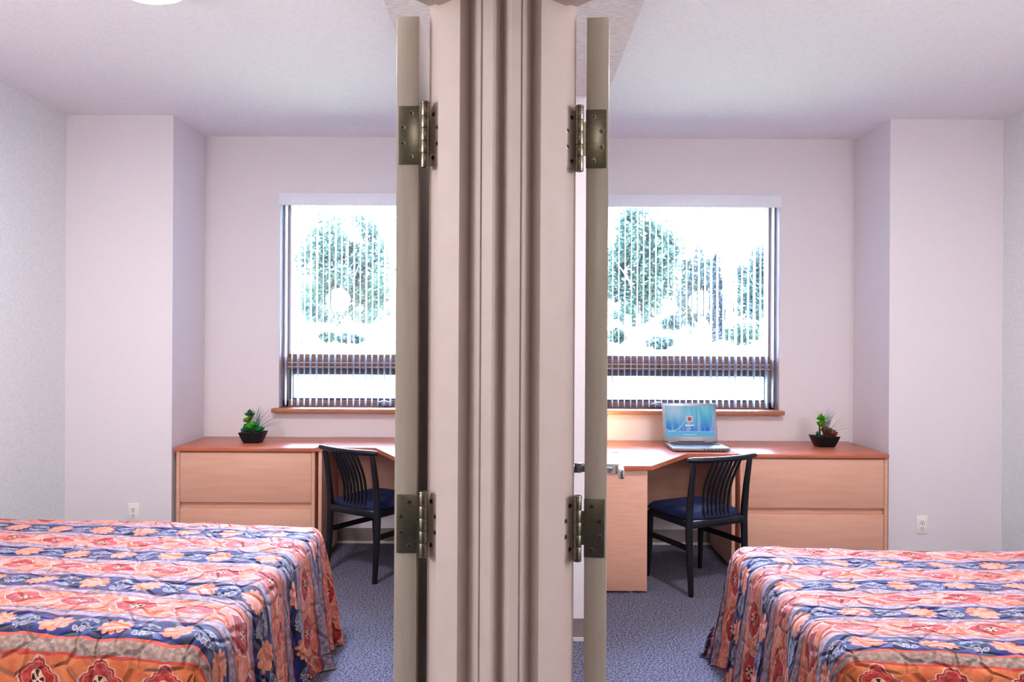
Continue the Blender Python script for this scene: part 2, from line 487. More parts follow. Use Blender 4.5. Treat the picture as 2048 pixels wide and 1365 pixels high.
def make_door(name, hinge_px, side, frame_base, ang, zc_list, zoff=0.0):
    """door seen on its hinge edge. ang: panel direction from +Y (positive towards +X)"""
    d0 = 1.548
    cx = (hinge_px - 1024) / FPX * d0
    W, T, H = .905, .0435, 2.097
    root = bpy.data.objects.new(name, None); C.objects.link(root)
    root.empty_display_size = .1
    root.location = (cx, d0, 0); root.rotation_euler = (0, 0, -ang)
    root['kind'] = 'structure'
    bm = BM(); add_box(bm, -T / 2, T / 2, 0, W, .012, H, bev=.0012)
    mesh_obj('door_panel', bm, M['door'], root, smooth=True)
    inv = (Matrix.Translation((cx, d0, 0)) @ Matrix.Rotation(-ang, 4, 'Z')).inverted()
    s = side                                      # +1: jamb lies on the panel's +x side (left door)
    for zc in zc_list:
        hb = BM()
        hh = .057
        # leaf on the door edge
        add_box(hb, *sorted((-s * .0175, s * .0225)), -.0022, .0006, zc - hh, zc + hh, bev=.0008)
        # knuckle barrel
        px = s * .0352; py = -.006
        zs = [-.0605, -.036, -.0125, .0125, .036, .0605]
        for a, c_ in zip(zs, zs[1:]):
            add_lathe(hb, [(0, a + .0004), (.0078, a + .0004), (.0082, a + .0012), (.0082, c_ - .0012), (.0078, c_ - .0004), (0, c_ - .0004)], 24, (px, py, zc))
        for zz, k in ((.0605, 1), (-.0605, -1)):
            add_lathe(hb, [(0, 0), (.0086, 0), (.0088, k * .0012), (.0076, k * .0036), (.004, k * .0046), (0, k * .0048)][::k], 24, (px, py, zc + zz))
        add_box(hb, *sorted((s * .0225, s * .031)), -.0022, .0002, zc - .033, zc + .033)
        # leaf let into the jamb rebate
        ua, wv = axes(-s)
        def J(a, e, z):
            q = frame_base + ua * a + wv * e
            return inv @ Vector((q.x, q.y, z))
        lv = []
        for e in (-.0004, .0014):
            for a, z in ((.0005, zc - hh), (.038, zc - hh), (.038, zc + hh), (.0005, zc + hh)):
                lv.append(hb.verts.new(J(a, e, z)))
        for f in ((0, 1, 2, 3), (7, 6, 5, 4), (0, 4, 5, 1), (1, 5, 6, 2), (2, 6, 7, 3), (3, 7, 4, 0)):
            hb.faces.new([lv[i] for i in f]).material_index = 1
        h = mesh_obj('hinge', hb, [M['steel'], M['painted_leaf']], root, smooth=True)
        for dx, dz in ((.0075, .0425), (-.0085, .0145), (-.0085, -.0165), (.0075, -.0425)):
            screw(h, (s * dx, -.0026, zc + dz), (0, -1, 0))
        nl = inv.to_3x3() @ Vector((wv.x, wv.y, 0))
        for da, dz in ((.0105, .0425), (.0225, .0145), (.0225, -.0165), (.0105, -.0425)):
            screw(h, J(da, .0016, zc + dz), nl, .0048)
    # lever handles on both faces
    hb = BM()
    hz = 1.078; hy = W - .066
    for k in (1, -1):
        x = k * T / 2
        MX = Matrix.Translation((x, hy, hz)) @ Matrix.Rotation(k * pi / 2, 4, 'Y')
        tmp = BM(); add_lathe(tmp, [(0, 0), (.026, 0), (.0265, .004), (.022, .009), (.0135, .0105), (.0135, .019), (.0145, .020), (.0145, .026), (.012, .028), (0, .028)], 28)
        bmesh.ops.transform(tmp, matrix=MX, verts=tmp.verts)
        me = bpy.data.meshes.new('t'); tmp.to_mesh(me); tmp.free(); hb.from_mesh(me); bpy.data.meshes.remove(me)
        add_box(hb, *sorted((x + k * .022, x + k * .058)), hy - .013, hy + .013, hz - .0145, hz + .0145, bev=.003)
        add_box(hb, *sorted((x + k * .041, x + k * .059)), hy - .110, hy + .012, hz - .0125, hz + .0135, bev=.004)
    mesh_obj('door_handle', hb, M['chrome'], root, smooth=True)
    return root
zU = EYE + (668 - 269) / 1027.0
zLw = EYE - (1052 - 668) / 1027.0
make_door('door_1', 813, 1, BASE_L, radians(0.6), [zU - .003, zLw + .003])
make_door('door_2', 1193, -1, BASE_R, radians(6.1), [zU - .008, zLw - .004])

# ------------------------------------------------------------------ windows
def make_window(name, x0, x1, ops):
    root = bpy.data.objects.new(name, None); C.objects.link(root)
    root.location = ((x0 + x1) / 2, 5.7, WZ0); root['kind'] = 'structure'; root.empty_display_size = .1
    ox, oy, oz = root.location
    def bx(bm, xa, xb, ya, yb, za, zb, **k): add_box(bm, xa - ox, xb - ox, ya - oy, yb - oy, za - oz, zb - oz, **k)
    yf, yb = 5.70, 5.80
    bm = BM()
    fw = .038
    bx(bm, x0, x0 + fw, yf, yb, WZ0, WZ1); bx(bm, x1 - fw, x1, yf, yb, WZ0, WZ1)
    bx(bm, x0, x1, yf, yb, WZ1 - .06, WZ1); bx(bm, x0, x1, yf, yb, WZ0 - .005, WZ0 + .045)
    bx(bm, x0, x1, yf - .012, yb, 1.222, 1.300, bev=.004)
    bx(bm, x0 + fw, x1 - fw, yf + .01, yb, 1.300, 1.326)
    mesh_obj('window_frame', bm, M['winwood'], root, smooth=True)
    bm = BM()                                            # pale aluminium liner strips of the upper light
    for a, c_ in ((x0 + fw, x0 + fw + .014), (x1 - fw - .014, x1 - fw)):
        bx(bm, a, c_, yf + .012, yb - .01, 1.326, WZ1 - .06)
    for a in (x0 + .005, x0 + .022, x1 - .035, x1 - .018):
        bx(bm, a, a + .013, yf - .006, yf + .001, 1.302, WZ1 - .06)
    bx(bm, x0 + fw, x1 - fw, yf - .016, yf - .01, 1.262, 1.268)
    bx(bm, x0 + fw, x1 - fw, yf - .016, yf - .01, 1.232, 1.238)
    mesh_obj('glazing_bead', bm, M['winlight'], root)
    bm = BM()                                            # awning sash
    s0, s1, z0, z1 = x0 + fw + .004, x1 - fw - .004, WZ0 + .047, 1.220
    bx(bm, s0, s0 + .03, yf + .015, yf + .06, z0, z1); bx(bm, s1 - .03, s1, yf + .015, yf + .06, z0, z1)
    bx(bm, s0 + .03, s1 - .03, yf + .015, yf + .06, z1 - .042, z1); bx(bm, s0 + .03, s1 - .03, yf + .015, yf + .06, z0, z0 + .014)
    mesh_obj('sash', bm, M['windark'], root)
    bm = BM(); bx(bm, x0 + fw, x1 - fw, yf + .05, yf + .056, 1.30, WZ1 - .055)
    mesh_obj('upper_pane', bm, M['glass'], root)
    bm = BM(); bx(bm, s0 + .028, s1 - .028, yf + .034, yf + .040, z0 + .012, z1 - .04)
    mesh_obj('lower_pane', bm, M['glass'], root)
    bm = BM()
    bx(bm, x0 - .035, x1 + .02, 5.53, 5.70, WZ0 - .03, WZ0, bev=.006)
    mesh_obj('window_sill', bm, M['sill'], root, smooth=True)
    # folding crank operator and sash lock
    bm = BM(); cx = ops
    bx(bm, cx - .045, cx + .045, yf - .022, yf, WZ0 + .006, WZ0 + .032, bev=.005)
    add_tube(bm, [(cx + .03 - ox, yf - .03 - oy, WZ0 + .03 - oz), (cx - .01 - ox, yf - .035 - oy, WZ0 + .045 - oz), (cx - .06 - ox, yf - .035 - oy, WZ0 + .028 - oz)], [.006, .007, .005], 10)
    add_tube(bm, [(cx + .03 - ox, yf - .03 - oy, WZ0 + .03 - oz), (cx + .03 - ox, yf - .01 - oy, WZ0 + .02 - oz)], .008, 10)
    mesh_obj('crank_operator', bm, M['silver'], root, smooth=True)
    bm = BM()
    lx = x1 - fw + .012 if x0 > 0 else x0 + fw - .012
    bx(bm, lx - .008, lx + .008, yf - .012, yf, 1.06, 1.11, bev=.003)
    add_tube(bm, [(lx - ox, yf - .014 - oy, 1.085 - oz), (lx - ox, yf - .028 - oy, 1.115 - oz)], [.004, .003], 8)
    mesh_obj('sash_lock', bm, M['silver'], root, smooth=True)
    return root
make_window('window_1', *WL, -0.90)
make_window('window_2', *WR, 1.055)

def make_blind(x0, x1, label):
    root = thing('vertical_blind', label, 'blind', ((x0 + x1) / 2, 5.62, WZ0), group='vertical window blinds')
    ox, oy, oz = root.location
    bm = BM()
    add_box(bm, x0 - ox + .001, x1 - ox - .001, 5.575 - oy, 5.583 - oy, 2.374 - oz, 2.462 - oz, bev=.002)
    for a, c_ in ((x0 + .001, x0 + .007), (x1 - .007, x1 - .001)):
        add_box(bm, a - ox, c_ - ox, 5.583 - oy, 5.599 - oy, 2.374 - oz, 2.462 - oz)
    mesh_obj('valance', bm, M['valance'], root, smooth=True)
    bm = BM()
    add_box(bm, x0 + .01 - ox, x1 - .01 - ox, 5.605 - oy, 5.645 - oy, 2.395 - oz, 2.43 - oz, bev=.003)
    mesh_obj('head_rail', bm, M['valance'], root, smooth=True)
    # vane: shallow curved strip standing edge-on to the room
    def vane_mesh():
        bm = BM(); n = 8; wd = .050; hgt = 2.392 - (WZ0 + .012)
        fr, bk = [], []
        for i in range(n + 1):
            y = (i / n - .5) * wd; x = .0028 * (1 - (2 * i / n - 1) ** 2)
            for lst, dx in ((fr, 0), (bk, .0009)):
                lst.append((bm.verts.new((x + dx, y, 0)), bm.verts.new((x + dx, y, hgt))))
        for lst in (fr, bk):
            for a, c_ in zip(lst, lst[1:]): bm.faces.new((a[0], c_[0], c_[1], a[1]))
        for i in (0, n): bm.faces.new((fr[i][0], bk[i][0], bk[i][1], fr[i][1]))
        for a, c_, q, r in zip(fr, fr[1:], bk, bk[1:]):
            bm.faces.new((a[0], q[0], r[0], c_[0])); bm.faces.new((a[1], c_[1], r[1], q[1]))
        return bm
    first = None
    n = int((x1 - x0 - .06) / .0437) + 1
    rr = random.Random(3)
    for i in range(n):
        x = (x0 + .035 + i * .0437) if x0 < 0 else (x1 - .035 - i * .0437)
        if first is None:
            first = mesh_obj('vane', vane_mesh(), M['vane'], root, smooth=True); o = first
        else:
            o = first.copy(); C.objects.link(o); o.parent = root
        o.location = (x - ox, 5.645 - oy, .012)
        o.rotation_euler = (0, 0, radians(rr.gauss(0, 4)))
    # bead chain at the wall side
    bm = BM()
    xc = (x0 + .014) if x0 < 0 else (x1 - .014)
    add_tube(bm, [(xc - ox, 5.622 - oy, 2.40 - oz), (xc - ox, 5.624 - oy, 1.4 - oz)], .0018, 6)
    mesh_obj('pull_chain', bm, M['valance'], root)
    return root
make_blind(*WL, 'white vertical slat blind with flat valance over the window above the desk without a laptop')
make_blind(*WR, 'white vertical slat blind with flat valance over the window behind the open laptop')

# ------------------------------------------------------------------ furniture
def make_dresser(x0, x1, yf, zt, label, rim):
    root = thing('lateral_dresser', label, 'dresser', ((x0 + x1) / 2, (yf + D1) / 2, 0), group='two-drawer dressers')
    ox, oy = root.location.x, root.location.y
    def bx(bm, xa, xb, ya, yb, za, zb, **k): add_box(bm, xa - ox, xb - ox, ya - oy, yb - oy, za, zb, **k)
    yb = 5.585
    yc = yf + .014                                     # carcass front
    th = .021
    bm = BM()
    bx(bm, x0 + .012, x0 + .012 + th, yc, yb, .0, zt - .028); bx(bm, x1 - .003 - th, x1 - .003, yc, yb, .0, zt - .028)
    bx(bm, x0 + .012 + th, x1 - .003 - th, yb - .012, yb, .02, zt - .028)
    bx(bm, x0 + .012 + th, x1 - .003 - th, yc + .024, yb - .012, .355, .375)
    bx(bm, x0 + .012 + th, x1 - .003 - th, yc + .024, yb - .012, .04, .06)
    bx(bm, x0 + .012 + th, x1 - .003 - th, yc + .025, yc + .04, .06, zt - .03)
    mesh_obj('carcass', bm, M['maple'], root)
    bm = BM(); bx(bm, x0, x1, yf, yb + .01, zt - .026, zt, bev=.003)
    mesh_obj('top', bm, M['cherry'], root, smooth=True)
    for za, zb in ((.392, zt - .034), (.062, .353)):
        bm = BM(); bx(bm, x0 + .012 + th + .002, x1 - .003 - th - .002, yc + .002, yc + .022, za, zb, bev=.0015)
        mesh_obj('drawer', bm, M['maple_h'], root, smooth=True)
    return root
make_dresser(-2.15, -1.251, 5.06, .745, 'maple two-drawer dresser with cherry top holding the plant with a bright green rosette', 0)
make_dresser(1.427, 2.368, 4.98, .734, 'maple two-drawer dresser with cherry top holding the plant with a dark red rosette', 0)

def make_desk(side, xs, yf, zt, label, xin, xd0, xd1, yd):
    """corner desk: shallow part against the window wall, diagonal, then a deep part along the inner wall"""
    root = thing('corner_desk', label, 'desk', (side * 0.9, 5.2, 0), group='corner desks')
    ox, oy = root.location.x, root.location.y
    L = lambda pts: [(p[0] - ox, p[1] - oy) for p in pts]
    yb = 5.585
    n = 0
    pts = [(xs, yb), (xs, yf), (xd0, yf), (xd1, yd), (xin, yd), (xin, yb)]
    if side > 0: pts = pts
    bm = BM(); add_prism(bm, L(pts), zt - .026, zt, bev=.0025)
    mesh_obj('desktop', bm, M['cherry'], root, smooth=True)
    # side panel next to the dresser
    k = -side
    bm = BM()
    add_box(bm, *sorted((xs + k * .018 - ox, xs + k * .040 - ox)), yf + .012 - oy, 5.545 - oy, .02, zt - .027, bev=.001)
    mesh_obj('side_panel', bm, M['maple'], root, smooth=True)
    # modesty panel
    bm = BM()
    add_box(bm, *sorted((xs + k * .041 - ox, xin + (-k) * .012 - ox)), 5.545 - oy, 5.565 - oy, .27, zt - .027)
    mesh_obj('modesty_panel', bm, M['maple_h'], root)
    # wide end panel facing the room below the deep part
    bm = BM()
    xe = xd1 + k * .022
    add_box(bm, *sorted((xe - ox, xin + (-k) * .01 - ox)), yd + .03 - oy, yd + .052 - oy, .012, zt - .027, bev=.001)
    mesh_obj('end_panel', bm, M['maple'], root, smooth=True)
    for gx in (xe + k * .09, xin - k * .05):
        bm = BM(); add_lathe(bm, [(0, 0), (.012, 0), (.012, .004), (.005, .006), (.005, .0125)], 16, (gx - ox, yd + .041 - oy, 0))
        mesh_obj('glide', bm, M['silver'], root, smooth=True)
    bm = BM(); add_lathe(bm, [(0, 0), (.012, 0), (.012, .004), (.005, .006), (.005, .0205)], 16, (xs + k * .029 - ox, yf + .06 - oy, 0))
    mesh_obj('glide', bm, M['silver'], root, smooth=True)
    bm = BM(); add_lathe(bm, [(0, 0), (.012, 0), (.012, .004), (.005, .006), (.005, .0205)], 16, (xs + k * .029 - ox, 5.45 - oy, 0))
    mesh_obj('glide', bm, M['silver'], root, smooth=True)
    bm = BM(); add_lathe(bm, [(.032, 0), (.034, .003), (.026, .004), (.025, .0005)], 24, (xin - ox + side * .2, 4.98 - oy, zt))
    mesh_obj('cable_grommet', bm, M['silver'], root, smooth=True)
    return root
make_desk(-1, -1.249, 5.06, .748, 'cherry topped corner desk beside the dresser with the bright green plant, nothing on its top', -.45, -.86, -.62, 4.55)
make_desk(1, 1.425, 4.98, .734, 'cherry topped corner desk with diagonal front edge carrying the laptop', .45, 1.10, .80, 4.51)

# ---- chairs
def make_chair(label, loc, rz):
    root = thing('side_chair', label, 'chair', loc, rz, group='black slat-back chairs')
    bk = M['black']
    PZ = .765
    def post(x):
        bm = BM()
        pts = [(x * 1.02, -.222, 0), (x, -.204, .2), (x, -.196, .40), (x, -.200, .47), (x, -.215, .60), (x, -.243, PZ)]
        add_tube(bm, pts, [.0145, .0185, .0205, .020, .0175, .015], 16, up=(1, 0, 0), flat=1.15)
        return mesh_obj('rear_leg', bm, bk, root, smooth=True)
    post(-.20); post(.20)
    for x in (-.195, .195):
        bm = BM()
        add_tube(bm, [(x * 1.03, .202, 0), (x, .190, .2), (x, .184, .405)], [.0135, .0175, .0205], 16, up=(1, 0, 0))
        mesh_obj('front_leg', bm, bk, root, smooth=True)
    bm = BM()
    add_box(bm, -.19, .19, -.215, -.185, .378, .422, bev=.006)
    add_box(bm, -.19, .19, .172, .198, .378, .420, bev=.006)
    for x in (-1, 1):
        add_box(bm, *sorted((x * .180, x * .206)), -.195, .185, .378, .420, bev=.006)
    mesh_obj('seat_frame', bm, bk, root, smooth=True)
    for x in (-1, 1):
        bm = BM(); add_tube(bm, [(x * .199, -.205, .262), (x * .197, 0, .264), (x * .195, .188, .262)], .0115, 10, flat=1.5, up=(1, 0, 0))
        mesh_obj('stretcher', bm, bk, root, smooth=True)
    # top rail bowed to the rear
    bm = BM()
    pts = []
    for i in range(17):
        u = i / 16 * 2 - 1
        pts.append((u * .238, -.245 - .045 * (1 - u * u), PZ + .010))
    rr = [.0135] + [.0165] * 15 + [.0135]
    add_tube(bm, pts, rr, 16, up=(0, 0, 1), flat=1.05)
    for s_ in (-1, 1):
        p = pts[0] if s_ < 0 else pts[-1]
        add_tube(bm, [p, (p[0] + s_ * .006, p[1], p[2]), (p[0] + s_ * .010, p[1], p[2])], [.0135, .0105, .004], 16, up=(0, 0, 1))
    mesh_obj('top_rail', bm, bk, root, smooth=True)
    # seven bent spindles
    for i in range(7):
        u = i / 6 * 2 - 1
        bm = BM(); pts = []
        for j in range(13):
            s_ = j / 12
            x = u * (.088 + .012 * s_)
            y = -.200 * (1 - s_) + (-.245 - .045 * (1 - (x / .238) ** 2)) * s_ + .048 * sin(pi * s_) * (1.1 - .3 * s_)
            pts.append((x, y, .405 + s_ * (PZ - .400)))
        add_tube(bm, pts, [.0072] * 13, 10, up=(1, 0, 0), flat=1.35)
        mesh_obj('spindle', bm, bk, root, smooth=True)
    # upholstered seat
    bm = BM()
    N = 22
    grid = []
    for j in range(N + 1):
        row = []
        for i in range(N + 1):
            u, v_ = i / N * 2 - 1, j / N * 2 - 1
            hw = .205 + .022 * (v_ + 1) / 2
            a = abs(u) ** 6 + abs(v_) ** 6
            r = min(1.0, a) 
            # squircle mapping keeps corners round
            su = u * sqrt(max(0, 1 - .22 * v_ ** 4)); sv = v_ * sqrt(max(0, 1 - .18 * u ** 4))
            edge = max(abs(u), abs(v_))
            z = .462 + .012 * (1 - u * u) * (1 - v_ * v_) - .034 * max(0, (edge - .72) / .28) ** 2.2
            row.append(bm.verts.new((su * hw, .012 + sv * .218, z)))
        grid.append(row)
    for j in range(N):
        for i in range(N): bm.faces.new((grid[j][i], grid[j][i + 1], grid[j + 1][i + 1], grid[j + 1][i]))
    rim = [grid[0][i] for i in range(N + 1)] + [grid[j][N] for j in range(1, N + 1)] + [grid[N][i] for i in range(N - 1, -1, -1)] + [grid[j][0] for j in range(N - 1, 0, -1)]
    low = [bm.verts.new((q.co.x * .975, .012 + (q.co.y - .012) * .975, .421)) for q in rim]
    n = len(rim)
    for i in range(n): bm.faces.new((rim[i], low[i], low[(i + 1) % n], rim[(i + 1) % n]))
    bm.faces.new(low)
    mesh_obj('seat_cushion', bm, M['seat'], root, smooth='all')
    return root
make_chair('black slat-back chair with navy seat pulled up to the desk without a laptop', (-.845, 4.985, 0), radians(-34.5))
make_chair('black slat-back chair with navy seat pulled up in front of the laptop desk', (1.105, 4.77, 0), radians(25.6))

# ---- laptop
m, t, b = new_mat('laptop_screen', (20, 60, 120), 0.5, spec=0.12)
uvn = t.nodes.new('ShaderNodeSeparateXYZ'); t.links.new(coord(t, 'UV'), uvn.inputs[0])
U, V = NS(t, uvn.outputs[0]), NS(t, uvn.outputs[1])
ny = noise(t, 2.0, 2, coord(t, 'UV', (5, 1.1, 1)))
streak = noise(t, 3.0, 1, coord(t, 'UV', (4.0, .35, 1)), dist=.6).ss(.35, .75)
base = mix(t, V.ss(.1, .85), srgb(20, 112, 220), srgb(92, 190, 220))
c_ = mix(t, streak * .55, base, srgb(180, 214, 244))
c_ = mix(t, ((U - .18).abs().ss(.3, 0.0)) * V.ss(.35, .95) * .8, c_, srgb(206, 214, 240))
# curved light ribbon rising from the lower edge
crv = (V - .18 - ((U - .12) * 1.6).pow(2.0) * 1.6).abs()
c_ = mix(t, crv.ss(.05, .0) * U.lt(.5) * .7, c_, srgb(170, 226, 244))
c_ = mix(t, V.lt(.165), c_, srgb(98, 186, 230))
c_ = mix(t, (V - .165).abs().lt(.006), c_, srgb(190, 232, 250))
def rect(u0, u1, v0, v1): return (U - (u0 + u1) / 2).abs().lt((u1 - u0) / 2) * (V - (v0 + v1) / 2).abs().lt((v1 - v0) / 2)
c_ = mix(t, rect(.44, .56, .48, .66), c_, srgb(236, 240, 250))
c_ = mix(t, rect(.455, .545, .50, .64), c_, srgb(226, 120, 110))
rd = (((U - .5) * 1.55).pow(2.0) + (V - .57).pow(2.0)).sqrt()
c_ = mix(t, rd.lt(.05), c_, srgb(206, 66, 56))
c_ = mix(t, rect(.40, .575, .345, .385), c_, srgb(244, 250, 255))
c_ = mix(t, rect(.585, .605, .345, .385), c_, srgb(150, 214, 250))
c_ = mix(t, rect(.465, .535, .425, .440), c_, srgb(220, 238, 252))
c_ = mix(t, rect(.46, .53, .255, .272), c_, srgb(190, 226, 250))
c_ = mix(t, rect(.38, .63, .055, .075), c_, srgb(200, 234, 250))
dsk = (((U - .375) * 1.55).pow(2.0) + (V - .065).pow(2.0)).sqrt()
c_ = mix(t, dsk.lt(.018), c_, srgb(238, 248, 255))
t.links.new(c_, b.inputs['Emission Color']); b.inputs['Emission Strength'].default_value = 0.62
b.inputs['Base Color'].default_value = (0.01, 0.01, 0.012, 1)
M['screen'] = m

lap = thing('laptop', 'open silver laptop showing a blue login screen on the cherry corner desk', 'laptop', (1.207, 5.195, .7345), radians(1.0))
bm = BM()
add_box(bm, -.180, .180, -.150, .145, .004, .026, bev=.006, seg=3)
lbase = mesh_obj('base', bm, M['silver'], lap, smooth=True)
bm = BM()
for r in range(6):
    nk = 15
    for k in range(nk):
        x = -.150 + k * .0203
        y = .10 - r * .0195
        add_box(bm, x, x + .0178, y - .0165, y, .0255, .0285)
mesh_obj('keyboard', bm, M['keys'], lbase)
bm = BM(); add_box(bm, -.045, .035, -.135, -.045, .0255, .0268, bev=.0006)
mesh_obj('touchpad', bm, M['pad'], lbase, smooth=True)
bm = BM()
for k in range(7): add_box(bm, .01 + k * .023, .024 + k * .023, -.1505, -.1488, .011, .018)
mesh_obj('front_port', bm, M['slot'], lbase)
for x in (-.15, .15):
    for y in (-.13, .12):
        bm = BM(); add_lathe(bm, [(0, 0), (.008, 0), (.008, .005), (0, .005)], 12, (x, y, 0))
        mesh_obj('rubber_foot', bm, M['slot'], lbase)
ML = Matrix.Translation((0, .150, .022)) @ Matrix.Rotation(radians(-13), 4, 'X')
bm = BM(); add_box(bm, -.183, .183, -.004, .008, .004, .262, bev=.004, seg=3, mat4=ML)
lid = mesh_obj('lid', bm, M['silver'], lap, smooth=True)
bm = BM()
q = [bm.verts.new(ML @ Vector(p)) for p in ((-.163, -.0048, .036), (.163, -.0048, .036), (.163, -.0048, .245), (-.163, -.0048, .245))]
f = bm.faces.new(q); uv = bm.loops.layers.uv.new('UVMap')
for lp, c2 in zip(f.loops, ((0, 0), (1, 0), (1, 1), (0, 1))): lp[uv].uv = c2
scr = mesh_obj('screen', bm, M['screen'], lid)
for x in (-.12, .12):
    bm = BM(); add_tube(bm, [(x - .03, .150, .026), (x + .03, .150, .026)], .006, 10)
    mesh_obj('hinge', bm, M['silver'], lid, smooth=True)

# ---- potted succulents
def petal(bm, base, yaw, pitch, length, width, thick, mi=0, curl=.35):
    """one fleshy pointed leaf"""
    R = Matrix.Translation(base) @ Matrix.Rotation(yaw, 4, 'Z') @ Matrix.Rotation(-pitch, 4, 'Y')
    n = 6; top, bot = [], []
    for i in range(n + 1):
        s_ = i / n
        wv = width * (sin(pi * min(1, s_ * .92 + .06)) ** .7) * (1 if s_ < .97 else .25)
        x = length * s_; zc = curl * length * s_ * s_
        th = thick * (1 - s_ * .8)
        top.append([bm.verts.new(R @ Vector((x, k * wv / 2, zc + abs(k) * wv * .18 + (th if k == 0 else th * .3)))) for k in (-1, 0, 1)])
        bot.append(bm.verts.new(R @ Vector((x, 0, zc - th))))
    for a, c2, p_, q_ in zip(top, top[1:], bot, bot[1:]):
        for k in (0, 1):
            f = bm.faces.new((a[k], a[k + 1], c2[k + 1], c2[k])); f.material_index = mi
        f = bm.faces.new((a[0], c2[0], q_, p_)); f.material_index = mi
        f = bm.faces.new((a[2], p_, q_, c2[2])); f.material_index = mi
    f = bm.faces.new((top[0][0], bot[0], top[0][2], top[0][1])); f.material_index = mi

def rosette(bm, c, r, rings, mi_in, mi_out, w=.55, tilt=30):
    n0 = len(bm.verts)
    for k in range(rings):
        f_ = k / max(1, rings - 1)
        n = 9 - int(4 * f_)
        L = r * (1 - .55 * f_); pitch = radians(12 + 62 * f_)
        for i in range(n):
            petal(bm, (c[0], c[1], c[2] + f_ * r * .18), 2 * pi * i / n + k * .7, pitch, L, L * w, L * .07, mi_out if f_ < .3 else mi_in)
    bm.verts.ensure_lookup_table()
    T_ = Matrix.Translation(c) @ Matrix.Rotation(radians(tilt), 4, 'X') @ Matrix.Translation(-Vector(c))
    bmesh.ops.transform(bm, matrix=T_, verts=list(bm.verts)[n0:])

def spiky(bm, c, r, n, mi, tilt=0, seed=1):
    rr = random.Random(seed)
    for i in range(n):
        petal(bm, c, rr.uniform(0, 2 * pi), radians(rr.uniform(5, 85)), r * rr.uniform(.75, 1.05), r * .24, r * .05, mi, curl=.15)

def make_plant(label, loc, kind):
    root = thing('potted_succulent', label, 'plant', loc, 0 if kind == 'green' else radians(6), group='succulents in black bowls')
    bm = BM()                                           # square bowl with flared, slightly bowed sides
    def ring(hw, z, sag=0.0, inner=False):
        pts = []
        n = 10
        for s_ in range(4):
            for i in range(n):
                u = i / n * 2 - 1
                p = Vector((u * hw, -hw * (1 + .05 * (1 - u * u)), z - sag * (1 - u * u)))
                p = Matrix.Rotation(s_ * pi / 2, 3, 'Z') @ p
                pts.append(bm.verts.new((p.x, p.y * .78, p.z)))
        return pts
    R = [ring(.046, 0), ring(.053, .002), ring(.068, .037), ring(.081, .073, .005), ring(.076, .073, .005), ring(.066, .058)]
    bm.faces.new(R[0][::-1])
    for a, c2 in zip(R, R[1:]):
        for i in range(len(a)): bm.faces.new((a[i], a[(i + 1) % len(a)], c2[(i + 1) % len(a)], c2[i]))
    mesh_obj('bowl', bm, M['bowl'], root, smooth=True)
    bm = BM(); add_box(bm, -.064, .064, -.050, .050, .05, .062, bev=.004)
    mesh_obj('soil', bm, M['soil'], root, smooth=True)
    if kind == 'green':
        bm = BM(); rosette(bm, (-.006, -.022, .086), .058, 6, 0, 1, .95)
        mesh_obj('rosette', bm, [M['succ'], M['succ_d']], root, smooth=True)
        bm = BM(); rosette(bm, (.050, -.012, .074), .040, 4, 1, 1, .5)
        mesh_obj('side_rosette', bm, [M['succ'], M['succ_d']], root, smooth=True)
        bm = BM(); rosette(bm, (-.055, .0, .072), .034, 3, 1, 1, .5)
        mesh_obj('side_rosette', bm, [M['succ'], M['succ_d']], root, smooth=True)
        bm = BM(); rosette(bm, (.036, -.040, .084), .028, 3, 0, 1, .5)
        mesh_obj('side_rosette', bm, [M['succ'], M['succ_d']], root, smooth=True)
        sx = -.022
    else:
        bm = BM(); rosette(bm, (.004, -.028, .082), .056, 3, 1, 1, .95); rosette(bm, (.004, -.036, .094), .036, 5, 0, 0, .95)
        mesh_obj('rosette', bm, [M['succ_d'], M['succ_r']], root, smooth=True)
        bm = BM(); rosette(bm, (.050, -.005, .076), .044, 5, 0, 0, .4)
        mesh_obj('side_rosette', bm, [M['succ_r']], root, smooth=True)
        bm = BM(); spiky(bm, (-.052, -.005, .070), .036, 26, 0, seed=4); 
        mesh_obj('spiky_tuft', bm, [M['succ_d']], root, smooth=True)
        sx = -.022
    bm = BM(); add_tube(bm, [(sx - .004, .01, .06), (sx - .008, .008, .13), (sx + .0, .005, .18)], [.007, .006, .005], 8)
    stem = mesh_obj('stem', bm, M['succ_d'], root, smooth=True)
    bm = BM(); spiky(bm, (sx, .004, .176), .048, 60, 0, seed=9)
    mesh_obj('spiky_tuft', bm, [M['succ_d'] if kind == 'green' else M['succ']], stem, smooth=True)
    bm = BM(); rosette(bm, (sx - .010, -.008, .138), .036, 5, 0, 0, .8); rosette(bm, (sx + .006, -.004, .160), .024, 4, 0, 0, .6)
    mesh_obj('bud', bm, [M['succ_y']], stem, smooth=True)
    rr = random.Random(5 if kind == 'green' else 11)
    bm = BM()
    for i in range(44):
        x0 = rr.uniform(-.005, .03); lean = rr.gauss(.05, .10); H_ = rr.uniform(.09, .20); yy = rr.uniform(-.03, .03)
        if i < 3: lean = .24 + i * .02; H_ = .12 - i * .02
        pts = [(x0 + lean * .35 * (s_ ** 1.7) * 1.6, .015 + yy * s_, .06 + H_ * (s_ - .12 * abs(lean) * 4 * s_ ** 2.5)) for s_ in [k / 6 for k in range(7)]]
        add_tube(bm, pts, [.0022, .0021, .0018, .0014, .0011, .0008, .0004], 5)
    mesh_obj('grass_blade', bm, M['wisp'], root, smooth=True)['kind'] = 'stuff'
    return root
make_plant('succulents in a black square bowl with a bright green rosette, grey grass wisps', (-1.722, 5.30, .745), 'green')
make_plant('succulents in a black square bowl with a dark red rosette, grey grass wisps', (2.098, 5.33, .734), 'red')

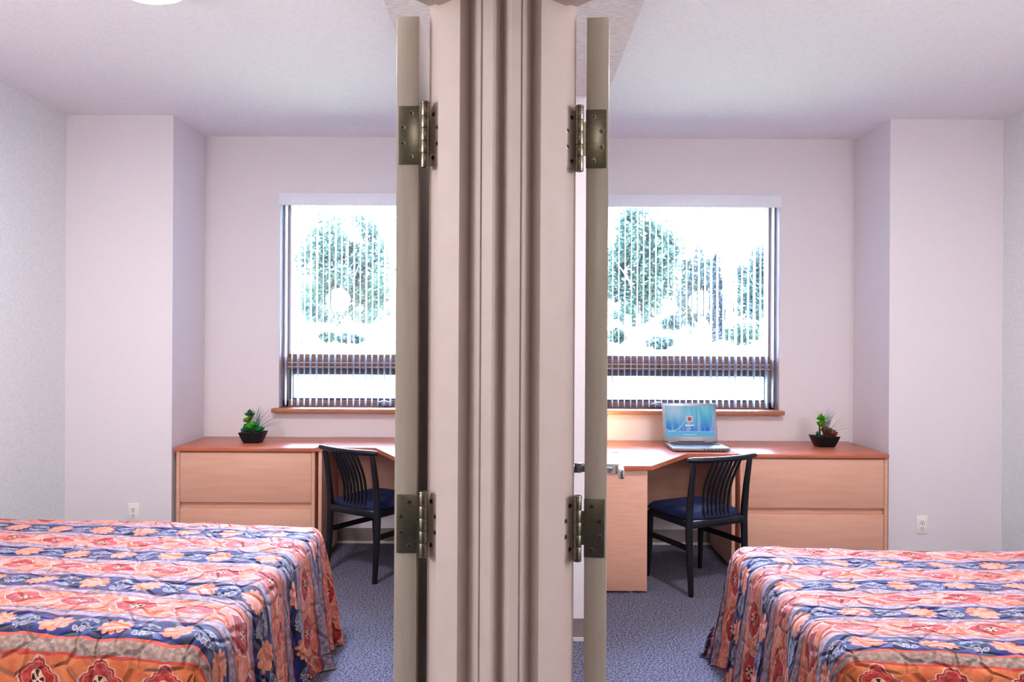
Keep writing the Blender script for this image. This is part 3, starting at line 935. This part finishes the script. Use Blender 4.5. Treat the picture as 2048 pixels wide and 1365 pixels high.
# ---- small desk lamp that gives the warm glow on the wall at the inner end of the laptop desk
dl = thing('desk_lamp', 'small desk lamp glowing warm on the inner end of the laptop desk', 'lamp', (.60, 5.40, .734))
bm = BM(); add_lathe(bm, [(0, 0), (.055, 0), (.057, .006), (.03, .014), (.008, .018), (.008, .22), (0, .22)], 28)
mesh_obj('base', bm, M['chrome'], dl, smooth=True)
bm = BM(); add_lathe(bm, [(.03, .25), (.031, .25), (.055, .19), (.054, .19)], 28)
add_lathe(bm, [(.008, .215), (.03, .25)], 12)
mesh_obj('lamp_shade', bm, M['chrome'], dl, smooth=True)
bm = BM(); add_lathe(bm, [(0, .185), (.012, .19), (.016, .2), (.01, .215), (0, .216)], 16)
mesh_obj('bulb', bm, emit_mat('lit_bulb', (255, 210, 150), 4), dl, smooth=True)
lamp('desk_lamp_light', (.645, 5.37, .895), 2.6, (1.0, .66, .34), .03)

# ---- outlets
def outlet(label, x, z, y):
    root = thing('wall_outlet', label, 'outlet', (x, y, z), group='duplex outlets')
    bm = BM(); add_box(bm, -.035, .035, -.006, 0, -.0575, .0575, bev=.002)
    mesh_obj('cover_plate', bm, M['plastic'], root, smooth=True)
    for dz in (.0195, -.0195):
        bm = BM(); add_box(bm, -.0165, .0165, -.0085, -.005, dz - .014, dz + .014, bev=.001)
        add_box(bm, -.0075, -.0045, -.0088, -.0075, dz - .002, dz + .008, mi=1)
        add_box(bm, .0045, .0075, -.0088, -.0075, dz - .002, dz + .008, mi=1)
        add_box(bm, -.003, .003, -.0088, -.0075, dz - .0105, dz - .0055, mi=1)
        mesh_obj('socket', bm, [M['plastic'], M['slot']], root, smooth=True)
    screw(root, (0, -.0065, 0), (0, -1, 0), .003)
outlet('white duplex outlet half hidden behind the bed nearer the green-rosette plant', -2.405, .328, D2)
outlet('white duplex outlet fully visible above the bed beside the red-rosette plant dresser', 2.618, .275, D2)

# ---- ceiling lights
def dome(label, x, y, r=.17):
    root = thing('ceiling_light', label, 'lamp', (x, y, CEIL), group='round ceiling lights')
    bm = BM(); add_lathe(bm, [(0, 0), (r + .015, 0), (r + .015, -.02), (r, -.024)][::-1], 40)
    mesh_obj('lamp_base', bm, M['plastic'], root, smooth=True)
    bm = BM(); add_lathe(bm, [(r, -.022), (r * .96, -.05), (r * .8, -.085), (r * .5, -.108), (.0, -.116)], 40)
    mesh_obj('glass_dome', bm, M['dome'], root, smooth='all')
    lamp('ceiling_lamp_light', (x, y, CEIL - .125), LAMP_W, (1.0, .95, .955), .15, 'AREA')
dome('round glowing glass dome on the ceiling over the bed nearer the green-rosette plant', -1.39, 3.005)
dome('round glowing glass dome on the ceiling over the bed nearer the laptop desk', 1.49, 2.90)
hl = thing('hall_fill_dome', 'dome-shaped fill light added on the hall ceiling, out of view', 'lamp', (0, -1.6, CEIL))  # unseen fill light added behind the camera to brighten the door post
bm = BM(); add_lathe(bm, [(.16, 0), (.155, -.05), (.12, -.09), (.06, -.11), (0, -.115)], 32)
mesh_obj('glass_dome', bm, M['dome'], hl, smooth='all')
lamp('hall_fill_light', (0, -1.6, CEIL - .125), HALL_W, (1.0, .88, .84), .14, 'AREA')

# unseen lamps added in each near outer corner, standing in for flash strobes
def strobe_stand_in(label, x, y):
    root = thing('strobe_stand_in', label, 'lamp', (x, y, 0), group='strobe stand-ins')
    bm = BM(); add_lathe(bm, [(0, 0), (.14, 0), (.14, .015), (.02, .03), (.011, .04), (.011, 1.55), (0, 1.55)], 32)
    mesh_obj('base', bm, M['chrome'], root, smooth=True)
    bm = BM(); add_lathe(bm, [(.0, 1.56), (.05, 1.565), (.085, 1.60), (.105, 1.66), (.11, 1.70)], 32)
    mesh_obj('lamp_shade', bm, M['plastic'], root, smooth=True)
    lamp('strobe_stand_in_light', (x, y, 1.92), STROBE_W, (1.0, .95, .94), .16)
strobe_stand_in('added strobe stand-in shaped as a floor lamp in the corner beyond the bed near the green-rosette plant', -2.35, .75)
strobe_stand_in('added strobe stand-in shaped as a floor lamp in the corner beyond the bed near the laptop', 2.55, .75)

# ------------------------------------------------------------------ quilts
m, t, b = new_mat('quilt_print', (200, 120, 100), 0.72, spec=0.18)
b.inputs['Sheen Weight'].default_value = 0.15
xyz = t.nodes.new('ShaderNodeSeparateXYZ'); t.links.new(coord(t, 'UV'), xyz.inputs[0])
wob = noise(t, 9.0, 2, coord(t, 'UV')) - .5
wob2 = noise(t, 11.0, 2, coord(t, 'UV', (1.3, .9, 1))) - .5
U = NS(t, xyz.outputs[0]) + wob2 * .02        # metres along the bed (pattern size)
Q = NS(t, xyz.outputs[1]) + wob * .10         # stripe number: blue stripes at 0,1,2,3
PER = .375
row = (Q + .5).floor()
dq = (Q - row)                                 # -.5..5 from the blue stripe centre
adq = dq.abs()
yv = dq * PER                                  # metres across
fine = noise(t, 60, 4, coord(t, 'UV', (1, .4, 1)))
med = noise(t, 22, 3, coord(t, 'UV', (1, .4, 1)))
vein = (noise(t, 14, 3, coord(t, 'UV', (1, .45, 1)), dist=1.2) - .5).abs()
NAVY = mix(t, med.ss(.35, .7), srgb(9, 11, 40), srgb(22, 32, 104))
ORANGE = mix(t, med.ss(.35, .65), srgb(190, 92, 50), srgb(206, 118, 74))
PINK = mix(t, med.ss(.35, .65), srgb(190, 92, 66), srgb(208, 126, 98))
PINK = mix(t, fine.ss(.54, .7) * .7, PINK, srgb(160, 52, 48))
PINK = mix(t, vein.ss(.03, .0) * .55, PINK, srgb(206, 182, 184))
GREY = mix(t, fine.ss(.4, .65), srgb(122, 108, 120), srgb(160, 148, 164))
PETAL = mix(t, fine.ss(.4, .65), srgb(196, 108, 78), srgb(210, 140, 114))
RED = mix(t, fine.ss(.4, .62), srgb(146, 34, 32), srgb(172, 60, 50))
OUT = srgb(196, 176, 172)

# flowers on the navy stripes
FS = .205
ushift = U + row * .083
cell = (ushift / FS + .5).floor()
ux = ushift - cell * FS
odd = (cell.mod(2.0)).abs()
def flower(px, py, R, n, ph, lobes=.28):
    r = (px * px + py * py).sqrt()
    a = py.atan2(px)
    edge = R * (1 - lobes + lobes * ((a * (n / 2.0) + ph).sin().abs().pow(.6)))
    return r, a, edge
r1, a1, e1 = flower(ux, yv, .056, 8, .4)
r2, a2, e2 = flower(ux, yv, .056, 12, .2, .36)
isfl = (r1.lt(e1) * odd.lt(.5)).max(r2.lt(e2) * odd.gt(.5))
# vines and leaves between flowers
vx = (ux.abs() - FS / 2)                      # 0 at midway, negative towards the flower
vy = yv
vine = (vy - (ux * (2 * pi / FS)).sin() * .018).abs().lt(.0022)
def ell(px, py, cx, cy, rx, ry, ang):
    ca, sa = cos(ang), sin(ang)
    dx, dy = px - cx, py - cy
    xx = (dx * ca + dy * sa) / rx; yy = (dy * ca - dx * sa) / ry
    return (xx * xx + yy * yy)
leafm = None; leafo = None
for cx, cy, an in ((-.030, .030, .9), (-.008, .034, 1.3), (-.028, -.028, -.7), (-.004, -.036, -1.2)):
    L_ = ell(vx, vy, cx + .008, cy, .019, .0075, an)
    inn = L_.lt(.62); ou = L_.lt(1.15)
    leafm = inn if leafm is None else leafm.max(inn)
    leafo = ou if leafo is None else leafo.max(ou)
sw = ((vx + .002) * (vx + .002) + (vy - .006) * (vy - .006)).sqrt()
swirl = (sw - .010).abs().lt(.0017)
c_ = NAVY
c_ = mix(t, (vine.max(swirl)) * .6, c_, srgb(150, 146, 158))
c_ = mix(t, leafo, c_, srgb(164, 154, 158))
c_ = mix(t, leafm, c_, srgb(104, 96, 112))
c_ = mix(t, isfl, c_, PETAL)
petline = ((a1 * 4.0 + .4).sin().abs().lt(.16)) * isfl * r1.gt(.012)
c_ = mix(t, petline * .45, c_, srgb(196, 96, 60))
c_ = mix(t, r1.lt(.007) * isfl, c_, srgb(190, 130, 90))
NAV = c_

# red rosette diamonds on the pink stripes
qp = (Q - .5); rowp = (qp + .5).floor(); yp = (qp - rowp) * PER
up_ = U + rowp * .06 + .1
cellp = (up_ / FS + .5).floor(); uxp = up_ - cellp * FS
dia = uxp.abs() * .9 + yp.abs() * 1.25
scal = (yp.atan2(uxp) * 8.0).cos() * .005
c_ = mix(t, (dia + scal).lt(.078), PINK, OUT)
c_ = mix(t, (dia + scal).lt(.074), c_, RED)
c_ = mix(t, dia.lt(.026), c_, srgb(226, 160, 130))
rp = (uxp * uxp + yp * yp).sqrt()
star = ((yp.atan2(uxp) * 4.0).cos().gt(.2)) * rp.lt(.020) * rp.gt(.004)
c_ = mix(t, star, c_, srgb(36, 26, 32))
PK = c_

BW = .185; GW = .285
col = mix(t, adq.lt(GW), PK, GREY)
col = mix(t, (adq - GW).abs().lt(.010), col, srgb(120, 70, 84))
col = mix(t, adq.lt(BW + .014), col, srgb(186, 84, 72))
col = mix(t, adq.lt(BW), col, NAV)
# border beyond the last blue stripe: grey band, red line, orange ground with large diamonds
yb_ = (Q - 3.53) * PER
ub = U + .055
cb = (ub / .205 + .5).floor(); uxb = ub - cb * .205
rb = (uxb * uxb + yb_ * yb_).sqrt()
ab_ = yb_.atan2(uxb)
diab = uxb.abs() * 1.0 + yb_.abs() * 1.05 + (ab_ * 12.0).cos() * .004
bc = mix(t, diab.lt(.080), ORANGE, srgb(196, 168, 150))
bc = mix(t, diab.lt(.074), bc, RED)
bc = mix(t, ((diab - .062).abs().lt(.0025)) * .6, bc, srgb(226, 130, 110))
bc = mix(t, rb.lt(.023), bc, srgb(222, 168, 138))
stb = ((ab_ * 4.0).cos().gt(-.1)) * rb.lt(.020) * rb.gt(.005)
bc = mix(t, stb, bc, srgb(30, 24, 30))
GREYB = mix(t, fine.ss(.4, .65), srgb(128, 104, 96), srgb(160, 138, 128))
bc = mix(t, (Q).lt(3.335), bc, GREYB)
bc = mix(t, ((Q - 3.335).abs()).lt(.012), bc, srgb(178, 60, 50))
bc = mix(t, ((Q - (3 + BW + .014)).abs()).lt(.009), bc, srgb(190, 80, 64))
final = mix(t, Q.gt(3 + BW + .008), col, bc)
t.links.new(final, b.inputs['Base Color'])
# quilting relief: wandering stitched channels
vo = t.nodes.new('ShaderNodeTexVoronoi'); vo.feature = 'DISTANCE_TO_EDGE'; vo.inputs['Scale'].default_value = 11.0
nz = t.nodes.new('ShaderNodeTexNoise'); nz.inputs['Scale'].default_value = 5.0; nz.inputs['Detail'].default_value = 2
mp = t.nodes.new('ShaderNodeMapping'); mp.inputs['Scale'].default_value = (1, PER, 1)
t.links.new(coord(t, 'UV'), mp.inputs[0]); t.links.new(mp.outputs[0], nz.inputs['Vector'])
va = t.nodes.new('ShaderNodeVectorMath'); va.operation = 'MULTIPLY_ADD'
t.links.new(nz.outputs['Color'], va.inputs[0]); va.inputs[1].default_value = (.14, .14, 0); t.links.new(mp.outputs[0], va.inputs[2])
t.links.new(va.outputs[0], vo.inputs['Vector'])
stitch = NS(t, vo.outputs['Distance']).ss(0.0, .16)
puck = noise(t, 26, 3, mp.outputs[0], dist=.8)
bump(t, b, stitch * 1.0 + puck * .35, 1.0, .012)
M['quilt'] = m

def make_quilt(name, label, x_head, x_foot, y_far, y_near, ztop, s, vb1, per, ufoot, seedn, rot=0.0, uscale=1.0):
    """s = +1: foot end towards +X. vb1/per: y of the first blue stripe and stripe pitch on the bed"""
    rr = random.Random(seedn)
    L = abs(x_foot - x_head); W = y_far - y_near
    R = .07                                     # roll radius at the edges
    hang = ztop + .02
    du = .012; dv = .012
    su = [0]; 
    umax = L + hang + .02; vmin = -(hang + .02); vmax = W + hang + .02
    nu = int(umax / du); nv = int((vmax - vmin) / dv)
    us = [umax * i / nu for i in range(nu + 1)]; vs_ = [vmin + (vmax - vmin) * i / nv for i in range(nv + 1)]
    k1, k2, k3 = rr.uniform(0, 6), rr.uniform(0, 6), rr.uniform(0, 6)
    def roll(d):
        """arc-length past the edge -> (outwards, down)"""
        q = R * pi / 2
        if d <= -0.0: return d, 0.0
        if d < q: a = d / R; return R * sin(a), R * (1 - cos(a))
        return R, R + (d - q)
    grid = []
    for u in us:
        row_ = []
        for v_ in vs_:
            eu = max(0.0, u - (L - R)); 
            ev = max(0.0, v_ - (W - R)) if v_ > W / 2 else max(0.0, R - v_)
            sv = 1 if v_ > W / 2 else -1
            bu = min(u, L - R); bv = min(max(v_, R), W - R)
            d = (eu ** 3 + ev ** 3) ** (1 / 3.0) if (eu > 0 and ev > 0) else max(eu, ev)
            out, down = roll(d)
            if d > 0:
                nu_, nv_ = eu / d, sv * ev / d
                nn = sqrt(nu_ * nu_ + nv_ * nv_) or 1
                nu_, nv_ = nu_ / nn, nv_ / nn
            else: nu_ = nv_ = 0
            fall = min(1.0, max(0.0, (down - .03) / (ztop - .03)))
            # folds of the hanging part
            along = v_ if eu > ev else u
            corner = min(eu, ev) / (max(eu, ev) + 1e-6)
            if eu >= ev:
                fold = (.032 * sin(along * 21 + k1) + .018 * sin(along * 37 + k2) + .013 * sin(along * 61 + k3)) * fall
                flare = .05 * fall
            else:
                fold = (.012 * sin(along * 13 + k1) + .007 * sin(along * 29 + k2)) * fall
                flare = .035 * fall
            flare += .045 * fall * corner
            out2 = out + fold + flare
            z = ztop - min(down, ztop - .006)
            over = max(0.0, down - (ztop - .006))
            out2 += over * .12
            if d > 0:
                x_ = bu + nu_ * out2; y_ = bv + nv_ * out2
            else: x_, y_ = u, v_
            if d > 0 and nu_ == 0: x_ = u if u < L - R else x_
            # quilting puffs on the top and soft unevenness
            top = 1 - fall
            z += (.0050 * sin(u * 23 + 2 * sin(v_ * 9)) * sin(v_ * 31 + 1.5 * sin(u * 11 + k1)) + .006 * sin(u * 4.1 + k2) * sin(v_ * 5.3 + k3)) * top
            X = x_head + s * x_; Y = y_far - y_
            if rot: 
                Y -= rot * (x_ - 1.2) + 1.1 * rot * (x_ - 1.2) * min(1, max(0, v_ / W)) ** 2
            row_.append((X, Y, max(z, .004), u, v_))
        grid.append(row_)
    bm = BM(); uv = bm.loops.layers.uv.new('UVMap')
    V_ = [[bm.verts.new(p[:3]) for p in r] for r in grid]
    def uvof(p):
        yy = y_far - p[4]
        return ((L - p[3]) * uscale + ufoot, (vb1 - yy) / per)
    for i in range(nu):
        for j in range(nv):
            f = bm.faces.new((V_[i][j], V_[i + 1][j], V_[i + 1][j + 1], V_[i][j + 1]))
            for lp, p in zip(f.loops, (grid[i][j], grid[i + 1][j], grid[i + 1][j + 1], grid[i][j + 1])): lp[uv].uv = uvof(p)
    o = mesh_obj(name, bm, M['quilt'], smooth='all')
    tag(o, label, 'bedspread', 'floral quilted bedspreads')
    return o
make_quilt('bedspread', 'floral orange and navy striped quilt hanging to the floor, by the desk without a laptop',
           XL + .03, -.885, 3.87, 2.425, .565, 1, 3.64, .371, .03, 3, rot=.085)
make_quilt('bedspread', 'floral orange and navy striped quilt hanging to the floor, nearest the laptop desk chair',
           XR - .03, .985, 3.58, 2.305, .530, -1, 3.30, .298, .05, 8, rot=-.03, uscale=.96)
for nm, a, c_, y0, y1, zt in (('near the desk without a laptop', XL + .10, -1.10, 2.66, 3.60, .49), ('near the laptop desk', 1.10, XR - .05, 2.37, 3.46, .49)):
    r_ = thing('bed', 'bed hidden beneath its floral quilt ' + nm, 'bed', ((a + c_) / 2, (y0 + y1) / 2, 0), group='beds')
    ox, oy = r_.location.x, r_.location.y
    boxo('mattress', (a - ox, c_ - ox, y0 - oy, y1 - oy, .30, zt), M['mattress'], r_, bev=.03)
    boxo('bed_base', (a + .02 - ox, c_ - .02 - ox, y0 + .02 - oy, y1 - .02 - oy, .12, .30), M['maple'], r_, bev=.005)
    for x in (a + .1, c_ - .1):
        for y in (y0 + .1, y1 - .1): boxo('leg', (x - .025 - ox, x + .025 - ox, y - .025 - oy, y + .025 - oy, 0, .12), M['black'], r_)

# ------------------------------------------------------------------ outdoors
def gz(x, y):
    """lawn height: rises away from the building"""
    t_ = min(1, max(0, (y - 6.0) / 15.0))
    return -.15 + 1.30 * t_ ** .8 + .05 * sin(x * .4) * t_ + (.012 * max(0, y - 21))
bm = BM()
xs_ = [-40 + i * 2 for i in range(41)]; ys_ = [5.9 + i * 1.0 for i in range(60)]
G = [[bm.verts.new((x, y, gz(x, y))) for y in ys_] for x in xs_]
for i in range(len(xs_) - 1):
    for j in range(len(ys_) - 1): bm.faces.new((G[i][j], G[i + 1][j], G[i + 1][j + 1], G[i][j + 1]))
struct(mesh_obj('ground', bm, M['lawn'], smooth='all'))
bm = BM(); prev = None
for i in range(41):
    x = -16 + i * .8; y = 26.0 + 1.5 * sin(x * .15) - .12 * x
    a = bm.verts.new((x, y - .7, gz(x, y - .7) + .03)); c2 = bm.verts.new((x, y + .7, gz(x, y + .7) + .03))
    if prev: bm.faces.new((prev[0], a, c2, prev[1]))
    prev = (a, c2)
o = mesh_obj('garden_path', bm, M['path']); tag(o, 'pale garden path crossing the lawn beyond the windows', 'path'); 

def at(px, y): return (px - 1024) / FPX * y
def tree(name, label, px, Y, ytop, ybot, wpx, mat, cat, group, seedn, nleaf=15000, leaf=.072, trunk=True, shape='round', ybase=692):
    rr = random.Random(seedn)
    sc_ = FPX / Y
    X = at(px, Y); zb = gz(X, Y)
    zt = EYE + (668 - ytop) / sc_; zc0 = EYE + (668 - ybot) / sc_
    zc0 = max(zc0, zb + .02)
    rw = wpx / 2 / sc_; H_ = zt - zc0
    root = thing(name, label, cat, (X, Y, zb), group=group)
    if trunk:
        bm = BM()
        add_tube(bm, [(0, 0, -.05), (.03, 0, (zc0 - zb) * .6), (0, .02, zc0 - zb + H_ * .35), (.05, 0, zt - zb - H_ * .25)], [.09, .07, .055, .02], 10)
        for k in range(9):
            a = rr.uniform(0, 2 * pi); h0 = zc0 - zb + H_ * rr.uniform(.0, .4)
            add_tube(bm, [(0, 0, h0), (cos(a) * rw * .35, sin(a) * rw * .35, h0 + H_ * .14), (cos(a) * rw * .75, sin(a) * rw * .75, h0 + H_ * .3)], [.035, .022, .008], 6)
        mesh_obj('trunk', bm, M['bark'], root, smooth=True)
    clumps = []
    for k in range(64):
        while True:
            p = Vector((rr.uniform(-1, 1), rr.uniform(-1, 1), rr.uniform(-1, 1)))
            if p.length < 1: break
        if shape == 'cone':
            hz_ = (p.z + 1) / 2; p.x *= (1 - hz_ * .8); p.y *= (1 - hz_ * .8)
        clumps.append((p.x * rw * .85, p.y * rw * .85, zc0 - zb + H_ * (p.z * .45 + .5), rr.uniform(.16, .30)))
    bm = BM()
    for k in range(nleaf):
        cx, cy, cz, cr = clumps[rr.randrange(len(clumps))]
        d = Vector((rr.gauss(0, 1), rr.gauss(0, 1), rr.gauss(0, 1))).normalized() * (rr.random() ** .4)
        c0 = Vector((cx + d.x * cr * rw, cy + d.y * cr * rw, cz + d.z * cr * H_ * .6))
        n1 = Vector((rr.gauss(0, 1), rr.gauss(0, 1), rr.gauss(0, .6))).normalized()
        n2 = n1.cross(Vector((rr.gauss(0, 1), rr.gauss(0, 1), rr.gauss(0, 1)))).normalized()
        l_ = leaf * rr.uniform(.6, 1.3)
        a = bm.verts.new(c0 - n1 * l_); e = bm.verts.new(c0 + n2 * l_ * .45); g = bm.verts.new(c0 + n1 * l_); h = bm.verts.new(c0 - n2 * l_ * .45)
        bm.faces.new((a, e, g, h))
    mesh_obj('foliage', bm, mat, root)
    return root
G1 = 'garden trees beyond the windows'
tree('broadleaf_tree', 'full round-crowned tree with pale trunk seen through the window over the desk without a laptop', 690, 22.0, 425, 640, 205, M['leaf_a'], 'tree', G1, 1)
tree('broadleaf_tree', 'tall loose tree at the inner edge of the window behind the laptop', 1275, 21.0, 412, 640, 190, M['leaf_a'], 'tree', G1, 2)
tree('broadleaf_tree', 'smaller pointed tree between the tall loose tree and the narrow conifer', 1392, 25.5, 492, 655, 96, M['leaf_b'], 'tree', G1, 3, 9000)
tree('conifer', 'narrow dark blue-green conifer standing above the laptop', 1432, 23.0, 505, 692, 50, M['leaf_c'], 'tree', G1, 4, 7000, .07, True, 'cone')
tree('broadleaf_tree', 'dense tree at the wall-side edge of the window behind the laptop', 1524, 23.2, 470, 672, 128, M['leaf_b'], 'tree', G1, 5, 10000)
tree('broadleaf_tree', 'small pale tree low beside the round-crowned tree', 640, 28.0, 560, 650, 90, M['leaf_b'], 'tree', G1, 6, 5000)
G2 = 'garden shrubs beyond the windows'
for i, (px, Y, yt, yb, wp, lab) in enumerate((
        (700, 21.5, 668, 690, 60, 'low grey shrub in the bed under the round-crowned tree'),
        (655, 21.0, 666, 686, 34, 'small dark shrub beside the dark rock under the round-crowned tree'),
        (1318, 19.8, 672, 698, 60, 'low spreading shrub under the tall loose tree'),
        (1235, 22.5, 655, 690, 40, 'pale shrub at the dark post foot'),
        (1345, 27.0, 628, 660, 60, 'grey-blue shrub beyond the path between two trees'),
        (1485, 21.5, 645, 700, 80, 'pale yellow-green grass clump near the wall-side window edge'),
        (1262, 29.0, 610, 655, 90, 'wide pale hedge shrub behind the tall loose tree'),
        (735, 29.0, 600, 655, 110, 'wide pale hedge shrub behind the round-crowned tree'))):
    tree('shrub', lab, px, Y, yt, yb, wp, M['leaf_a'] if i % 2 else M['leaf_b'], 'shrub', G2, 20 + i, 3000, .055, trunk=False)
def rock(label, px, Y, sx, sy, sz, sd):
    rr = random.Random(sd)
    bm = BM(); bmesh.ops.create_icosphere(bm, subdivisions=3, radius=1)
    for v_ in bm.verts:
        p = v_.co; k = 1 + .16 * sin(p.x * 3 + sd) * cos(p.y * 4 + sd) + .10 * sin(p.z * 6 + sd) + rr.uniform(-.03, .03)
        v_.co = Vector((p.x * sx * k, p.y * sy * k, p.z * sz * k))
    X = at(px, Y)
    o = mesh_obj('garden_rock', bm, M['rock'], smooth=True, loc=(X, Y, gz(X, Y) + sz * .4))
    tag(o, label, 'rock', 'garden rocks')
rock('dark rounded rock in the bed beneath the round-crowned tree', 640, 20.6, .22, .2, .13, 1)
rock('dark rounded rock in the bed beneath the tall loose tree', 1275, 20.6, .30, .22, .17, 2)
for lab, px, Y in (('slim dark garden post seen in front of the round-crowned tree', 698, 19.5), ('slim dark garden post seen in front of the tall loose tree', 1256, 19.5)):
    X = at(px, Y)
    r_ = thing('garden_light_post', lab, 'post', (X, Y, gz(X, Y)), group='garden posts')
    bm = BM(); add_tube(bm, [(0, 0, -.02), (0, 0, .62)], [.04, .035], 10); mesh_obj('pole', bm, M['post'], r_, smooth=True)
    bm = BM(); add_lathe(bm, [(0, .62), (.05, .62), (.06, .66), (.055, .82), (.07, .84), (.0, .90)], 16); mesh_obj('lantern', bm, M['post'], r_, smooth=True)
